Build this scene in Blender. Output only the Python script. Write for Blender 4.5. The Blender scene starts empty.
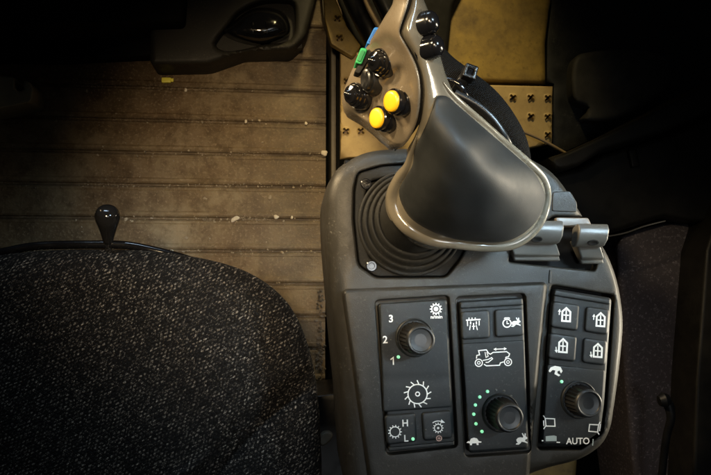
import bpy, bmesh, math, random
import numpy as np
from mathutils import Vector, Matrix
from mathutils.geometry import delaunay_2d_cdt
random.seed(7)
SC = bpy.context.scene
COL = SC.collection
PI = math.pi

# ------------------------------------------------------------------ camera
LENS = 34.0
S = 36.0 / LENS
DIST = 0.50
FW = Vector((math.tan(math.radians(6)), math.tan(math.radians(4)), -1)).normalized()
UP = (Vector((0, 1, 0)) - FW * FW.y).normalized()
RT = FW.cross(UP).normalized()
CP = -FW * DIST
cd = bpy.data.cameras.new('camera')
cam = bpy.data.objects.new('camera', cd)
COL.objects.link(cam)
cam.matrix_world = Matrix.Translation(CP) @ Matrix((RT, UP, -FW)).transposed().to_4x4()
cd.lens = LENS
cd.sensor_width = 36
cd.clip_start = 0.01
cd.clip_end = 50
SC.camera = cam
MM = 0.00074            # metres per photo pixel at the console top


def W(x, y, z):
    """plan position: the point at height z seen at photo position x, y"""
    d = FW + RT * ((x - 355.5) / 711 * S) + UP * ((237.5 - y) / 711 * S)
    return CP + d * ((z - CP.z) / d.z)


# ------------------------------------------------------------------ materials
class NT:
    def __init__(s, name):
        s.m = bpy.data.materials.new(name)
        s.m.use_nodes = True
        s.t = s.m.node_tree
        s.b = s.t.nodes['Principled BSDF']

    def n(s, kind, **kw):
        nd = s.t.nodes.new(kind)
        for k, v in kw.items():
            setattr(nd, k, v)
        return nd

    def l(s, a, b):
        s.t.links.new(a, b)

    def math(s, op, a, b=None, c=None):
        nd = s.n('ShaderNodeMath', operation=op)
        for i, v in enumerate((a, b, c)):
            if v is None:
                continue
            if isinstance(v, (int, float)):
                nd.inputs[i].default_value = v
            else:
                s.l(v, nd.inputs[i])
        return nd.outputs[0]

    def obj(s):
        return s.n('ShaderNodeTexCoord').outputs['Object']

    def noise(s, scale, detail=4, rough=.55, vec=None):
        nd = s.n('ShaderNodeTexNoise')
        nd.inputs['Scale'].default_value = scale
        nd.inputs['Detail'].default_value = detail
        nd.inputs['Roughness'].default_value = rough
        s.l(vec if vec else s.obj(), nd.inputs['Vector'])
        return nd.outputs['Fac']

    def ramp(s, fac, stops):
        nd = s.n('ShaderNodeValToRGB')
        e = nd.color_ramp.elements
        while len(e) < len(stops):
            e.new(.5)
        for i, (p, c) in enumerate(stops):
            e[i].position = p
            e[i].color = (*c, 1) if len(c) == 3 else c
        s.l(fac, nd.inputs[0])
        return nd.outputs[0]

    def rng(s, v, a, b, c, d):
        nd = s.n('ShaderNodeMapRange')
        for i, x in enumerate((a, b, c, d)):
            nd.inputs[i + 1].default_value = x
        s.l(v, nd.inputs[0])
        return nd.outputs[0]

    def mix(s, f, a, b):
        nd = s.n('ShaderNodeMix', data_type='RGBA')
        for sock, v in ((nd.inputs[0], f), (nd.inputs[6], a), (nd.inputs[7], b)):
            if isinstance(v, tuple):
                sock.default_value = (*v, 1)
            elif isinstance(v, (int, float)):
                sock.default_value = v
            else:
                s.l(v, sock)
        return nd.outputs[2]

    def bump(s, h, strength, dist):
        nd = s.n('ShaderNodeBump')
        nd.inputs['Strength'].default_value = strength
        nd.inputs['Distance'].default_value = dist
        s.l(h, nd.inputs['Height'])
        s.l(nd.outputs[0], s.b.inputs['Normal'])

    def set(s, **kw):
        for k, v in kw.items():
            i = s.b.inputs[k.replace('_', ' ')]
            if isinstance(v, tuple):
                i.default_value = (*v, 1)
            elif isinstance(v, (int, float)):
                i.default_value = v
            else:
                s.l(v, i)


def plastic(name, c, rough=.5, var=.25, grain=900, gs=.15, gd=.0004, spec=.5, dust=None, coat=0):
    t = NT(name)
    big = t.noise(28, 5, .6)
    lo = tuple(x * (1 - var) for x in c)
    hi = tuple(x * (1 + var) for x in c)
    col = t.mix(t.rng(big, .3, .7, 0, 1), lo, hi)
    if dust:
        dn = t.noise(420, 3, .7)
        d2 = t.noise(35, 3, .6)
        f = t.math('MULTIPLY', t.rng(dn, .57, .75, 0, 1), t.rng(d2, .42, .68, 0, .75))
        col = t.mix(f, col, dust)
    sm = t.noise(70, 6, .7)
    rr_ = t.math('ADD', t.rng(big, .25, .75, -.09, .10), t.rng(sm, .35, .65, -.05, .06))
    t.set(Base_Color=col, Roughness=t.math('ADD', rr_, rough))
    t.b.inputs['Specular IOR Level'].default_value = spec
    if coat:
        t.b.inputs['Coat Weight'].default_value = coat
        t.b.inputs['Coat Roughness'].default_value = .12
    t.bump(t.noise(grain, 2, .5), gs, gd)
    return t.m


M = {}
M['console'] = plastic('console plastic', (.0215, .0195, .0155), .5, .15, 1500, .3, .0004, .33, dust=(.14, .13, .11))
M['bezel'] = plastic('bezel plastic', (.018, .0163, .013), .5, .15, 1500, .3, .0004, .33, dust=(.12, .11, .09))
M['module'] = plastic('keypad rubber', (.0135, .0158, .017), .5, .15, 1800, .2, .0003, .3, dust=(.10, .11, .11))
M['button'] = plastic('button rubber', (.015, .0175, .019), .48, .12, 1800, .2, .0003, .35, dust=(.09, .10, .10))
M['cap'] = plastic('dial cap', (.015, .0165, .0175), .42, .12, 1800, .1, .0002, .5)
M['black'] = plastic('black plastic', (.009, .009, .009), .35, .2, 1200, .1, .0002, .5)
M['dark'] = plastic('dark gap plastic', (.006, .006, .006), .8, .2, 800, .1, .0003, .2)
M['gloss'] = plastic('glossy black plastic', (.006, .006, .007), .13, .1, 400, .03, .0002, .6)
M['knob'] = plastic('polished lever knob', (.060, .060, .063), .13, .1, 400, .02, .0002, .6)
M['knob'].node_tree.nodes['Principled BSDF'].inputs['Metallic'].default_value = .8
M['rubber'] = plastic('soft grip rubber', (.012, .0135, .014), .55, .12, 2500, .25, .0003, .4)
M['shell'] = plastic('grey grip plastic', (.135, .118, .088), .21, .15, 900, .02, .0002, .75, coat=.2)
M['face'] = plastic('brown grey face plastic', (.15, .122, .085), .25, .14, 900, .08, .0003, .55, coat=.15)
M['gaiter'] = plastic('gaiter rubber', (.011, .011, .0103), .66, .2, 1200, .2, .0004, .22, dust=(.06, .055, .045))
M['paddle'] = plastic('paddle plastic', (.075, .072, .064), .38, .12, 1500, .15, .0003, .5)
M['yellowbtn'] = plastic('yellow button', (.74, .40, .012), .38, .08, 900, .05, .0002, .5)
M['blue'] = plastic('blue button', (.014, .12, .40), .6, .08, 900, .05, .0002, .2)
M['green'] = plastic('green button', (.02, .24, .08), .6, .08, 900, .05, .0002, .2)
M['bluedark'] = plastic('deep blue key face', (.008, .07, .26), .6, .08, 900, .05, .0002, .2)
M['greendark'] = plastic('deep green key face', (.012, .14, .05), .6, .08, 900, .05, .0002, .2)
M['white'] = plastic('white print', (.88, .88, .85), .55, .05, 900, .02, .0002, .3)
M['pink'] = plastic('pale pink print', (.5, .33, .28), .55, .05, 900, .02, .0002, .3)
M['dimprint'] = plastic('dim grey print', (.07, .075, .075), .55, .05, 900, .02, .0002, .3)
M['panelgrey'] = plastic('pressed label grey', (.40, .47, .45), .5, .1, 900, .02, .0002, .3)
M['chrome'] = plastic('bright steel', (.7, .7, .7), .2, .05, 400, .02, .0002, .5)
M['chrome'].node_tree.nodes['Principled BSDF'].inputs['Metallic'].default_value = 1
M['screw'] = plastic('screw steel', (.06, .058, .055), .3, .1, 400, .02, .0002, .5)
M['screw'].node_tree.nodes['Principled BSDF'].inputs['Metallic'].default_value = .9
M['moulding'] = plastic('floor moulding plastic', (.021, .0195, .016), .6, .15, 900, .2, .0004, .4, dust=(.16, .13, .09))
M['bracket'] = plastic('dull grey bracket', (.22, .19, .12), .5, .2, 700, .2, .0005, .4)
M['trim'] = plastic('trim strip', (.12, .105, .08), .5, .3, 500, .3, .0006, .4)
M['slotlip'] = plastic('slot lip', (.15, .125, .10), .4, .15, 900, .1, .0003, .5)
M['tan'] = plastic('tan wire', (.30, .22, .13), .5, .2, 700, .2, .0004, .4)
M['crumb'] = plastic('crumbs', (.30, .25, .18), .8, .5, 500, .3, .0005, .3)
M['dirt'] = plastic('dark dirt', (.075, .062, .05), .6, .8, 300, .3, .0005, .5)
M['stone'] = plastic('pale stone', (.60, .54, .44), .75, .25, 700, .4, .0006, .3)
M['clip'] = plastic('yellow clip', (.88, .80, .10), .4, .1, 700, .05, .0003, .5)
M['glass'] = plastic('dusty dark panel', (.020, .021, .021), .5, .4, 500, .2, .0005, .35, dust=(.14, .14, .13))
M['greypatch'] = plastic('pale grey panel', (.065, .062, .054), .6, .35, 300, .2, .0005, .3)
M['frame'] = plastic('door frame', (.010, .009, .007), .55, .3, 600, .2, .0004, .3)


def green_led():
    t = NT('green indicator')
    t.set(Base_Color=(.3, .8, .5), Roughness=.4)
    t.b.inputs['Emission Color'].default_value = (.28, .95, .50, 1)
    t.b.inputs['Emission Strength'].default_value = .65
    return t.m


M['led'] = green_led()


def fabric():
    t = NT('speckled seat fabric')
    co = t.obj()
    mp = t.n('ShaderNodeMapping')
    mp.inputs['Rotation'].default_value = (0, 0, math.radians(-22))
    t.l(co, mp.inputs[0])
    wob = t.n('ShaderNodeTexNoise')
    wob.inputs['Scale'].default_value = 90
    t.l(mp.outputs[0], wob.inputs['Vector'])
    add = t.n('ShaderNodeVectorMath', operation='MULTIPLY_ADD')
    t.l(wob.outputs['Color'], add.inputs[0])
    add.inputs[1].default_value = (.006, .003, 0)
    t.l(mp.outputs[0], add.inputs[2])
    sp = t.n('ShaderNodeSeparateXYZ')
    t.l(add.outputs[0], sp.inputs[0])

    def layer(w, h, ox, rx, ry):
        y = t.math('DIVIDE', sp.outputs[1], h)
        row = t.math('FLOOR', y)
        x = t.math('ADD', t.math('DIVIDE', sp.outputs[0], w), t.math('MULTIPLY', row, ox))
        cell = t.math('FLOOR', x)
        fx = t.math('DIVIDE', t.math('SUBTRACT', t.math('FRACT', x), .5), rx)
        fy = t.math('DIVIDE', t.math('SUBTRACT', t.math('FRACT', y), .5), ry)
        sk = t.math('ADD', fx, t.math('MULTIPLY', fy, -.35))
        d = t.math('SQRT', t.math('ADD', t.math('MULTIPLY', sk, sk), t.math('MULTIPLY', fy, fy)))
        mask = t.rng(d, .5, 1.05, 1, 0)
        cb = t.n('ShaderNodeCombineXYZ')
        t.l(cell, cb.inputs[0])
        t.l(row, cb.inputs[1])
        wn = t.n('ShaderNodeTexWhiteNoise')
        t.l(cb.outputs[0], wn.inputs[0])
        return mask, wn.outputs['Value']
    m1, r1 = layer(.0037, .0028, .47, .35, .34)
    m2, r2 = layer(.0016, .0012, .5, .42, .42)
    big = t.noise(26, 3, .6)
    b1 = t.math('MULTIPLY', m1, t.math('POWER', r1, 2.4))
    b1 = t.math('MULTIPLY', b1, t.math('ADD', .35, t.math('MULTIPLY', t.math('MULTIPLY', m2, r2), 1.3)))
    b2 = t.math('MULTIPLY', t.math('MULTIPLY', m2, t.math('POWER', r2, 6)), .45)
    f = t.math('MULTIPLY', t.math('MAXIMUM', b1, b2), t.rng(big, .3, .7, .65, 1.1))
    col = t.mix(f, (.0050, .0043, .0039), (.46, .40, .33))
    t.set(Base_Color=col, Roughness=.85)
    t.b.inputs['Specular IOR Level'].default_value = .2
    hh = t.math('ADD', t.math('MULTIPLY', m1, .7), t.math('MULTIPLY', m2, .5))
    t.bump(hh, .8, .0012)
    return t.m


M['fabric'] = fabric()


def floor_mat():
    t = NT('worn brown floor')
    co = t.obj()
    mp = t.n('ShaderNodeMapping')
    mp.inputs['Scale'].default_value = (1.1, 1.0, 1)
    t.l(co, mp.inputs[0])
    a = t.noise(7, 6, .62, mp.outputs[0])
    b = t.noise(45, 5, .65, mp.outputs[0])
    c = t.noise(260, 3, .6)
    col = t.ramp(a, [(.30, (.070, .042, .019)), (.45, (.135, .088, .044)), (.58, (.19, .138, .076)), (.72, (.26, .205, .125))])
    col = t.mix(t.rng(b, .44, .66, 0, .6), col, (.05, .03, .015))
    col = t.mix(t.rng(c, .54, .72, 0, .65), col, (.28, .21, .13))
    # grey dusty stripe next to the sill
    sp = t.n('ShaderNodeSeparateXYZ')
    t.l(co, sp.inputs[0])
    g = t.math('MULTIPLY', t.rng(sp.outputs[0], -.14, -.05, 0, .45), t.rng(b, .3, .6, .4, 1))
    col = t.mix(g, col, (.135, .12, .095))
    y0 = W(230, 219, -.50).y
    spc = (W(230, 90, -.50).y - y0) / 4
    fr = t.math('FRACT', t.math('ADD', t.math('DIVIDE', t.math('SUBTRACT', sp.outputs[1], y0), spc), 20.5))
    band = t.rng(t.math('ABSOLUTE', t.math('SUBTRACT', fr, .5)), .02, .13, 1, 0)
    dn = t.noise(330, 4, .75)
    dl = t.noise(19, 4, .6)
    f = t.math('MULTIPLY', t.math('MULTIPLY', band, t.rng(dn, .5, .62, 0, 1)), t.rng(dl, .4, .6, .15, .95))
    col = t.mix(f, col, (.30, .245, .175))
    f2 = t.math('MULTIPLY', band, t.rng(dl, .35, .65, .65, .1))
    col = t.mix(f2, col, (.045, .03, .018))
    t.set(Base_Color=col, Roughness=t.rng(b, .3, .7, .5, .8))
    t.b.inputs['Specular IOR Level'].default_value = .3
    t.bump(t.math('ADD', b, t.math('MULTIPLY', c, .5)), .6, .003)
    return t.m


M['floor'] = floor_mat()


def paint(name, c, dirt, amt):
    t = NT(name)
    a = t.noise(16, 6, .65)
    b = t.noise(120, 4, .6)
    col = t.mix(t.rng(a, .35, .7, 0, amt), c, dirt)
    col = t.mix(t.rng(b, .55, .75, 0, amt * .7), col, dirt)
    t.set(Base_Color=col, Roughness=t.rng(a, .3, .7, .45, .65))
    t.bump(b, .2, .0006)
    return t.m


M['cream'] = paint('dirty cream paint', (.50, .37, .16), (.22, .14, .06), .6)
M['ochre'] = paint('dirty ochre paint', (.34, .235, .058), (.085, .055, .02), .9)
M['rust'] = paint('rusty pressed hole', (.17, .10, .045), (.08, .05, .025), .6)


def carpet():
    t = NT('speckled carpet')
    a = t.noise(900, 2, .6)
    b = t.noise(260, 3, .7)
    g = t.noise(12, 3, .5)
    f = t.math('MULTIPLY', t.rng(b, .55, .72, 0, 1), t.rng(a, .4, .6, .2, 1))
    col = t.mix(f, (.080, .070, .076), (.36, .33, .35))
    col = t.mix(t.rng(g, .4, .7, 0, .4), col, (.055, .044, .05))
    t.set(Base_Color=col, Roughness=.95)
    t.b.inputs['Specular IOR Level'].default_value = .1
    t.bump(a, .6, .002)
    return t.m


M['carpet'] = carpet()


def braid():
    t = NT('braided sleeve')
    uv = t.n('ShaderNodeTexCoord').outputs['UV']
    sp = t.n('ShaderNodeSeparateXYZ')
    t.l(uv, sp.inputs[0])
    p = t.math('SINE', t.math('MULTIPLY', t.math('ADD', sp.outputs[0], sp.outputs[1]), 2 * PI * 34))
    q = t.math('SINE', t.math('MULTIPLY', t.math('SUBTRACT', sp.outputs[0], sp.outputs[1]), 2 * PI * 34))
    h = t.math('MULTIPLY', p, q)
    col = t.mix(t.rng(h, -.3, .9, 0, 1), (.003, .003, .003), (.013, .0125, .012))
    t.set(Base_Color=col, Roughness=.75)
    t.b.inputs['Specular IOR Level'].default_value = .15
    t.bump(h, .8, .0014)
    return t.m


M['braid'] = braid()


# ------------------------------------------------------------------ object helpers
def link(name, me, mat, parent=None, smooth=35, bevel=None):
    if mat is not None:
        me.materials.append(mat)
    if smooth:
        for p in me.polygons:
            p.use_smooth = True
        me.set_sharp_from_angle(angle=math.radians(smooth))
    o = bpy.data.objects.new(name, me)
    COL.objects.link(o)
    if parent is not None:
        o.parent = parent
        o.matrix_parent_inverse = Matrix.Identity(4)
        # meshes are written in world metres; parents sit unrotated, unscaled
        off = Vector((0, 0, 0))
        q = parent
        while q is not None:
            off += q.location
            q = q.parent
        o.location = -off
    if bevel:
        md = o.modifiers.new('bevel', 'BEVEL')
        md.width = bevel
        md.segments = 3
        md.limit_method = 'ANGLE'
        md.angle_limit = math.radians(40)
    return o


def bobj(name, bm, mat, parent=None, smooth=35, bevel=None):
    bmesh.ops.recalc_face_normals(bm, faces=bm.faces)
    me = bpy.data.meshes.new(name)
    bm.to_mesh(me)
    bm.free()
    return link(name, me, mat, parent, smooth, bevel)


def tag(o, label=None, cat=None, group=None, kind=None):
    for k, v in (('label', label), ('category', cat), ('group', group), ('kind', kind)):
        if v:
            o[k] = v
    return o


def thing(name, label, cat, loc, group=None):
    o = bpy.data.objects.new(name, None)
    COL.objects.link(o)
    o.location = loc
    o.empty_display_size = .02
    return tag(o, label, cat, group)


def dens(pts, step, smooth=False, closed=True):
    """resample a polyline; smooth = Catmull-Rom"""
    P = [np.array(p, float) for p in pts]
    n = len(P)
    out = []
    rng_ = range(n) if closed else range(n - 1)
    for i in rng_:
        a, b = P[i], P[(i + 1) % n]
        k = max(1, int(round(np.linalg.norm((b - a)[:2]) / step)))
        if smooth:
            p0 = P[(i - 1) % n] if closed or i > 0 else a
            p3 = P[(i + 2) % n] if closed or i + 2 < n else b
        for j in range(k):
            t = j / k
            if smooth:
                out.append(.5 * ((2 * a) + (b - p0) * t + (2 * p0 - 5 * a + 4 * b - p3) * t * t + (3 * a - p0 - 3 * b + p3) * t ** 3))
            else:
                out.append(a + (b - a) * t)
    if not closed:
        out.append(P[-1])
    return np.array(out)


def fillet(pts, r, seg=5):
    """round the corners of a closed polygon by r px"""
    out = []
    n = len(pts)
    for i in range(n):
        p = np.array(pts[i], float)
        a = np.array(pts[i - 1], float) - p
        b = np.array(pts[(i + 1) % n], float) - p
        la, lb = np.linalg.norm(a), np.linalg.norm(b)
        rr = min(r, la * .45, lb * .45)
        s0, s1 = p + a / la * rr, p + b / lb * rr
        for k in range(seg + 1):
            t = k / seg
            out.append((1 - t) ** 2 * s0 + 2 * t * (1 - t) * p + t * t * s1)
    return np.array(out)


def inside(P, loop):
    x, y = P[:, 0], P[:, 1]
    res = np.zeros(len(P), bool)
    L = loop
    for i in range(len(L)):
        x1, y1 = L[i - 1]
        x2, y2 = L[i]
        if y1 == y2:
            continue
        c = ((y1 > y) != (y2 > y)) & (x < (x2 - x1) * (y - y1) / (y2 - y1) + x1)
        res ^= c
    return res


def dist(P, loops):
    """distance from each point to the nearest outline segment"""
    A = np.concatenate([np.array(L) for L in loops])
    AB = np.concatenate([np.roll(np.array(L), -1, 0) for L in loops]) - A
    q = np.maximum((AB * AB).sum(1), 1e-9)
    out = np.empty(len(P))
    for k in range(0, len(P), 2000):
        D = P[k:k + 2000, None, :] - A[None]
        t = np.clip((D * AB[None]).sum(2) / q[None], 0, 1)
        D = D - t[..., None] * AB[None]
        out[k:k + 2000] = np.sqrt((D * D).sum(2).min(1))
    return out


def patch(name, outer, zf, mat, parent=None, holes=(), step=4, er=3, ed=.002, skirt=((.01, 0),), hskirt=.006, smooth=50, her=None, hed=None, relax=0, soft=False):
    """a solid piece: a plan outline with a curved top zf(x, y), a rounded edge (er px wide, ed m deep) and side walls.
    skirt = list of (depth below edge, inward px)"""
    outer = dens(outer, step)
    holes = [dens(h, step) for h in holes]
    loops = [outer] + holes
    hd = ed if hed is None else hed
    hr = er if her is None else her
    pts = []
    mx = er if not callable(er) else max(er(np.array([[p[0], p[1]]]))[0] for p in outer)
    # inset rings for a clean rounded edge
    cand = []
    for li, L in enumerate(loops):
        R = mx if li == 0 else hr
        if R <= 0:
            continue
        t = np.roll(L, -1, 0) - np.roll(L, 1, 0)
        t /= np.maximum(np.linalg.norm(t, axis=1), 1e-9)[:, None]
        nrm = np.stack([-t[:, 1], t[:, 0]], 1)
        test = L + nrm * .05
        ins = inside(test, outer)
        for h in holes:
            ins &= ~inside(test, h)
        nrm[~ins] *= -1
        rl = R if not (callable(er) and li == 0) else None
        for f in (.06, .2, .42, .7, 1.0):
            rr = er(L)[:, None] * f if rl is None else R * f
            q = L + nrm * rr
            dq = dist(q, loops)
            ok = dq > (rr if np.isscalar(rr) else rr[:, 0]) * .93
            cand.append(q[ok])
    lo, hi = outer.min(0), outer.max(0)
    gx, gy = np.meshgrid(np.arange(lo[0], hi[0], step), np.arange(lo[1], hi[1], step))
    gx = gx + (np.arange(gx.shape[0]) % 2)[:, None] * step * .5
    G = np.stack([gx.ravel(), gy.ravel()], 1)
    m = inside(G, outer)
    for h in holes:
        m &= ~inside(G, h)
    G = G[m]
    if len(G):
        dg = dist(G, loops)
        lim = (er(G) if callable(er) else er) + step * .35
        G = G[dg > lim]
    inner = np.concatenate(cand + [G]) if (cand or len(G)) else np.zeros((0, 2))
    if len(inner):
        m = inside(inner, outer)
        for h in holes:
            m &= ~inside(inner, h)
        inner = inner[m]
    B = np.concatenate(loops)
    P = np.concatenate([B, inner]) if len(inner) else B
    edges = []
    o = 0
    for L in loops:
        n = len(L)
        edges += [(o + i, o + (i + 1) % n) for i in range(n)]
        o += n
    r = delaunay_2d_cdt([Vector(p) for p in P], edges, [], 0, 1e-4)
    V = np.array([(v.x, v.y) for v in r[0]])
    T = np.array(r[2])
    cen = V[T].mean(1)
    m = inside(cen, outer)
    for h in holes:
        m &= ~inside(cen, h)
    T = T[m]
    z = np.array(zf(V[:, 0], V[:, 1]), float) * np.ones(len(V))
    do = dist(V, [outer])
    E = er(V) if callable(er) else np.full(len(V), float(er))
    if np.any(E > 0):
        u = np.clip(1 - do / np.maximum(E, 1e-6), 0, 1)
        z = z - ed * (u ** 2.5 if soft else 1 - np.sqrt(np.maximum(0, 1 - u * u)))
    if holes and hr > 0:
        dh = dist(V, holes)
        u = np.clip(1 - dh / hr, 0, 1)
        z = z - hd * (1 - np.sqrt(np.maximum(0, 1 - u * u)))
    bm = bmesh.new()
    vs = [bm.verts.new(W(p[0], p[1], zz)) for p, zz in zip(V, z)]
    for t in T:
        try:
            bm.faces.new([vs[i] for i in t])
        except ValueError:
            pass
    bmesh.ops.recalc_face_normals(bm, faces=bm.faces)
    up = sum(f.normal.z for f in bm.faces)
    if up < 0:
        bmesh.ops.reverse_faces(bm, faces=bm.faces)
    if relax:
        free = [v for v in bm.verts if not any(len(e.link_faces) == 1 for e in v.link_edges)]
        for _ in range(relax):
            bmesh.ops.smooth_vert(bm, verts=free, factor=.5, use_axis_x=True, use_axis_y=True, use_axis_z=True)
    # walls
    bedges = [e for e in bm.edges if len(e.link_faces) == 1]
    cx = sum((v.co for v in vs), Vector()) / len(vs)
    if skirt:
        hole_set = set()
        if holes:
            for i in range(len(V)):
                if dist(V[i:i + 1], holes)[0] < .05:
                    hole_set.add(vs[i])
        prev = {}
        for e in bedges:
            for v in e.verts:
                prev[v] = v
        base = {v: v.co.copy() for v in prev}
        # inward direction per boundary vertex
        inw = {}
        tg = np.roll(outer, -1, 0) - np.roll(outer, 1, 0)
        tg /= np.maximum(np.linalg.norm(tg, axis=1), 1e-9)[:, None]
        nn = np.stack([-tg[:, 1], tg[:, 0]], 1)
        area2 = np.sum(outer[:, 0] * np.roll(outer[:, 1], -1) - np.roll(outer[:, 0], -1) * outer[:, 1])
        if area2 < 0:
            nn = -nn
        big = max(i for _, i in skirt)
        if big > 3:
            nn = sum(np.roll(nn, k, 0) for k in range(-4, 5)) / 9
        idx = {v: i for i, v in enumerate(vs)}
        for v in prev:
            k = int(np.argmin(np.hypot(*(outer - V[idx[v]]).T)))
            inw[v] = Vector((nn[k][0], -nn[k][1], 0))
        for si, (dp, ins) in enumerate(skirt):
            new = {}
            for v in prev:
                if v in hole_set:
                    if si == 0:
                        new[v] = bm.verts.new(base[v] - Vector((0, 0, hskirt)))
                    continue
                new[v] = bm.verts.new(base[v] + inw[v] * ins * MM - Vector((0, 0, dp)))
            for e in bedges:
                a, b = e.verts
                if a in new and b in new:
                    pa, pb = prev[a], prev[b]
                    try:
                        lf = e.link_faces[0] if e.link_faces else None
                        bm.faces.new((pa, pb, new[b], new[a]))
                    except ValueError:
                        pass
            for v in new:
                prev[v] = new[v]
    bm.normal_update()
    bmesh.ops.recalc_face_normals(bm, faces=bm.faces)
    up = sum(f.normal.z * f.calc_area() for f in bm.faces)
    if up < 0:
        bmesh.ops.reverse_faces(bm, faces=bm.faces)
    me = bpy.data.meshes.new(name)
    bm.to_mesh(me)
    bm.free()
    return link(name, me, mat, parent, smooth)


def lathe(profile, o, axis, mat=None, name='ring', parent=None, seg=40, sx=1.0, xdir=None, flute=0, fdep=0, smooth=40, cap=True):
    """turn a profile of (radius, height) about an axis"""
    axis = Vector(axis).normalized()
    x = Vector(xdir) if xdir is not None else Vector((1, 0, 0))
    x = (x - axis * x.dot(axis)).normalized()
    y = axis.cross(x)
    bm = bmesh.new()
    rows = []
    for (r, h, *fl) in profile:
        row = []
        for k in range(seg):
            a = 2 * PI * k / seg
            rr = r
            if fl and flute:
                rr = r * (1 - fdep * fl[0] * (.5 + .5 * math.cos(a * flute)))
            row.append(bm.verts.new(Vector(o) + axis * h + x * rr * sx * math.cos(a) + y * rr * math.sin(a)))
        rows.append(row)
    for a, b in zip(rows, rows[1:]):
        for k in range(seg):
            bm.faces.new((a[k], a[(k + 1) % seg], b[(k + 1) % seg], b[k]))
    if cap:
        bm.faces.new(rows[-1])
        bm.faces.new(rows[0][::-1])
    return bobj(name, bm, mat, parent, smooth)


def tube(pts, r, mat, name, parent=None, seg=16, step=.004, cap=True, smooth=60):
    """round bar along a smooth path of world points; r number or list per control point"""
    R = r if isinstance(r, (list, tuple)) else [r] * len(pts)
    P4 = [(p[0], p[1], p[2], rr) for p, rr in zip(pts, R)]
    n = len(P4)
    out = []
    for i in range(n - 1):
        p0, p1, p2, p3 = [np.array(P4[max(0, min(n - 1, i + k))]) for k in (-1, 0, 1, 2)]
        k = max(2, int(np.linalg.norm((p2 - p1)[:3]) / step))
        for j in range(k):
            t = j / k
            out.append(.5 * (2 * p1 + (p2 - p0) * t + (2 * p0 - 5 * p1 + 4 * p2 - p3) * t * t + (3 * p1 - p0 - 3 * p2 + p3) * t ** 3))
    out.append(np.array(P4[-1]))
    bm = bmesh.new()
    uvl = bm.loops.layers.uv.new('UVMap')
    rows = []
    length = 0
    ref = Vector((0, 0, 1))
    us = []
    for i, q in enumerate(out):
        c = Vector(q[:3])
        tn = Vector(out[min(i + 1, len(out) - 1)][:3]) - Vector(out[max(i - 1, 0)][:3])
        tn.normalize()
        if i:
            length += (c - Vector(out[i - 1][:3])).length
        us.append(length)
        s = tn.cross(ref)
        if s.length < 1e-3:
            s = Vector((1, 0, 0))
        s.normalize()
        v = s.cross(tn)
        rows.append([bm.verts.new(c + (s * math.cos(2 * PI * k / seg) + v * math.sin(2 * PI * k / seg)) * q[3]) for k in range(seg)])
    circ = 2 * PI * R[0]
    for i in range(len(rows) - 1):
        for k in range(seg):
            f = bm.faces.new((rows[i][k], rows[i][(k + 1) % seg], rows[i + 1][(k + 1) % seg], rows[i + 1][k]))
            for lp, (uu, vv) in zip(f.loops, ((us[i], k), (us[i], k + 1), (us[i + 1], k + 1), (us[i + 1], k))):
                lp[uvl].uv = (uu / circ, vv / seg)
    if cap:
        bm.faces.new(rows[0][::-1])
        bm.faces.new(rows[-1])
    return bobj(name, bm, mat, parent, smooth)


def flat(z):
    return lambda x, y: np.full(np.shape(x), z)


def tps(ctrl, lam=0.0):
    C = np.array(ctrl, float)
    X = C[:, :2] / 100
    n = len(C)

    def U(r2):
        return np.where(r2 > 0, r2 * np.log(np.maximum(r2, 1e-12)), 0)
    K = U(((X[:, None] - X[None]) ** 2).sum(2)) + lam * np.eye(n)
    Pm = np.concatenate([np.ones((n, 1)), X], 1)
    A = np.zeros((n + 3, n + 3))
    A[:n, :n] = K
    A[:n, n:] = Pm
    A[n:, :n] = Pm.T
    w = np.linalg.solve(A, np.concatenate([C[:, 2], np.zeros(3)]))

    def f(x, y):
        x = np.asarray(x, float)
        y = np.asarray(y, float)
        Q = np.stack([x.ravel(), y.ravel()], 1) / 100
        r = U(((Q[:, None] - X[None]) ** 2).sum(2)) @ w[:n] + w[n] + Q @ w[n + 1:]
        return r.reshape(x.shape)
    return f


def rr_box(x0, y0, x1, y1, r=3, dx=0, sl=0):
    """rounded quad, dx = how far the bottom shifts, sl = how far the right side drops"""
    return fillet([(x0, y0), (x1, y0 + sl), (x1 + dx, y1 + sl), (x0 + dx, y1)], r)


# ------------------------------------------------------------------ setting: floor
ZF = -.50


def setting_floor():
    ribs = [-40, -8, 25, 58, 90, 122, 154, 186, 219, 251, 284, 317, 350, 383, 416, 449, 482, 515]
    ys = [W(230, p, ZF).y for p in ribs]
    xr = W(325.5, 237, ZF).x
    xl = -1.3
    prof = [(ys[0] + .6, 0)]
    for y in ys:
        g = .0026
        prof += [(y + 4.2 * g, 0), (y + 3.4 * g, .0014), (y + 2.0 * g, .0014), (y + g, 0), (y + .5 * g, -.0028), (y - .5 * g, -.0028), (y - g, 0),
                 (y - 1.6 * g, .0008), (y - 2.6 * g, .0008), (y - 3.2 * g, 0)]
    prof += [(ys[-1] - .4, 0)]
    bm = bmesh.new()
    nx = 60
    rows = []
    for i in range(nx + 1):
        x = xl + (xr - xl) * i / nx
        rows.append([bm.verts.new((x, y, ZF + z + .0006 * math.sin(x * 41 + y * 23))) for y, z in prof])
    for a, b in zip(rows, rows[1:]):
        for k in range(len(prof) - 1):
            bm.faces.new((a[k], b[k], b[k + 1], a[k + 1]))
    o = bobj('floor', bm, M['floor'], None, 25)
    tag(o, kind='structure')
    bm = bmesh.new()
    vs = [bm.verts.new(p) for p in ((-3, -3, -.78), (3, -3, -.78), (3, 3, -.78), (-3, 3, -.78))]
    bm.faces.new(vs)
    tag(bobj('ground', bm, M['dark'], None, 0), kind='structure')


setting_floor()

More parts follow.
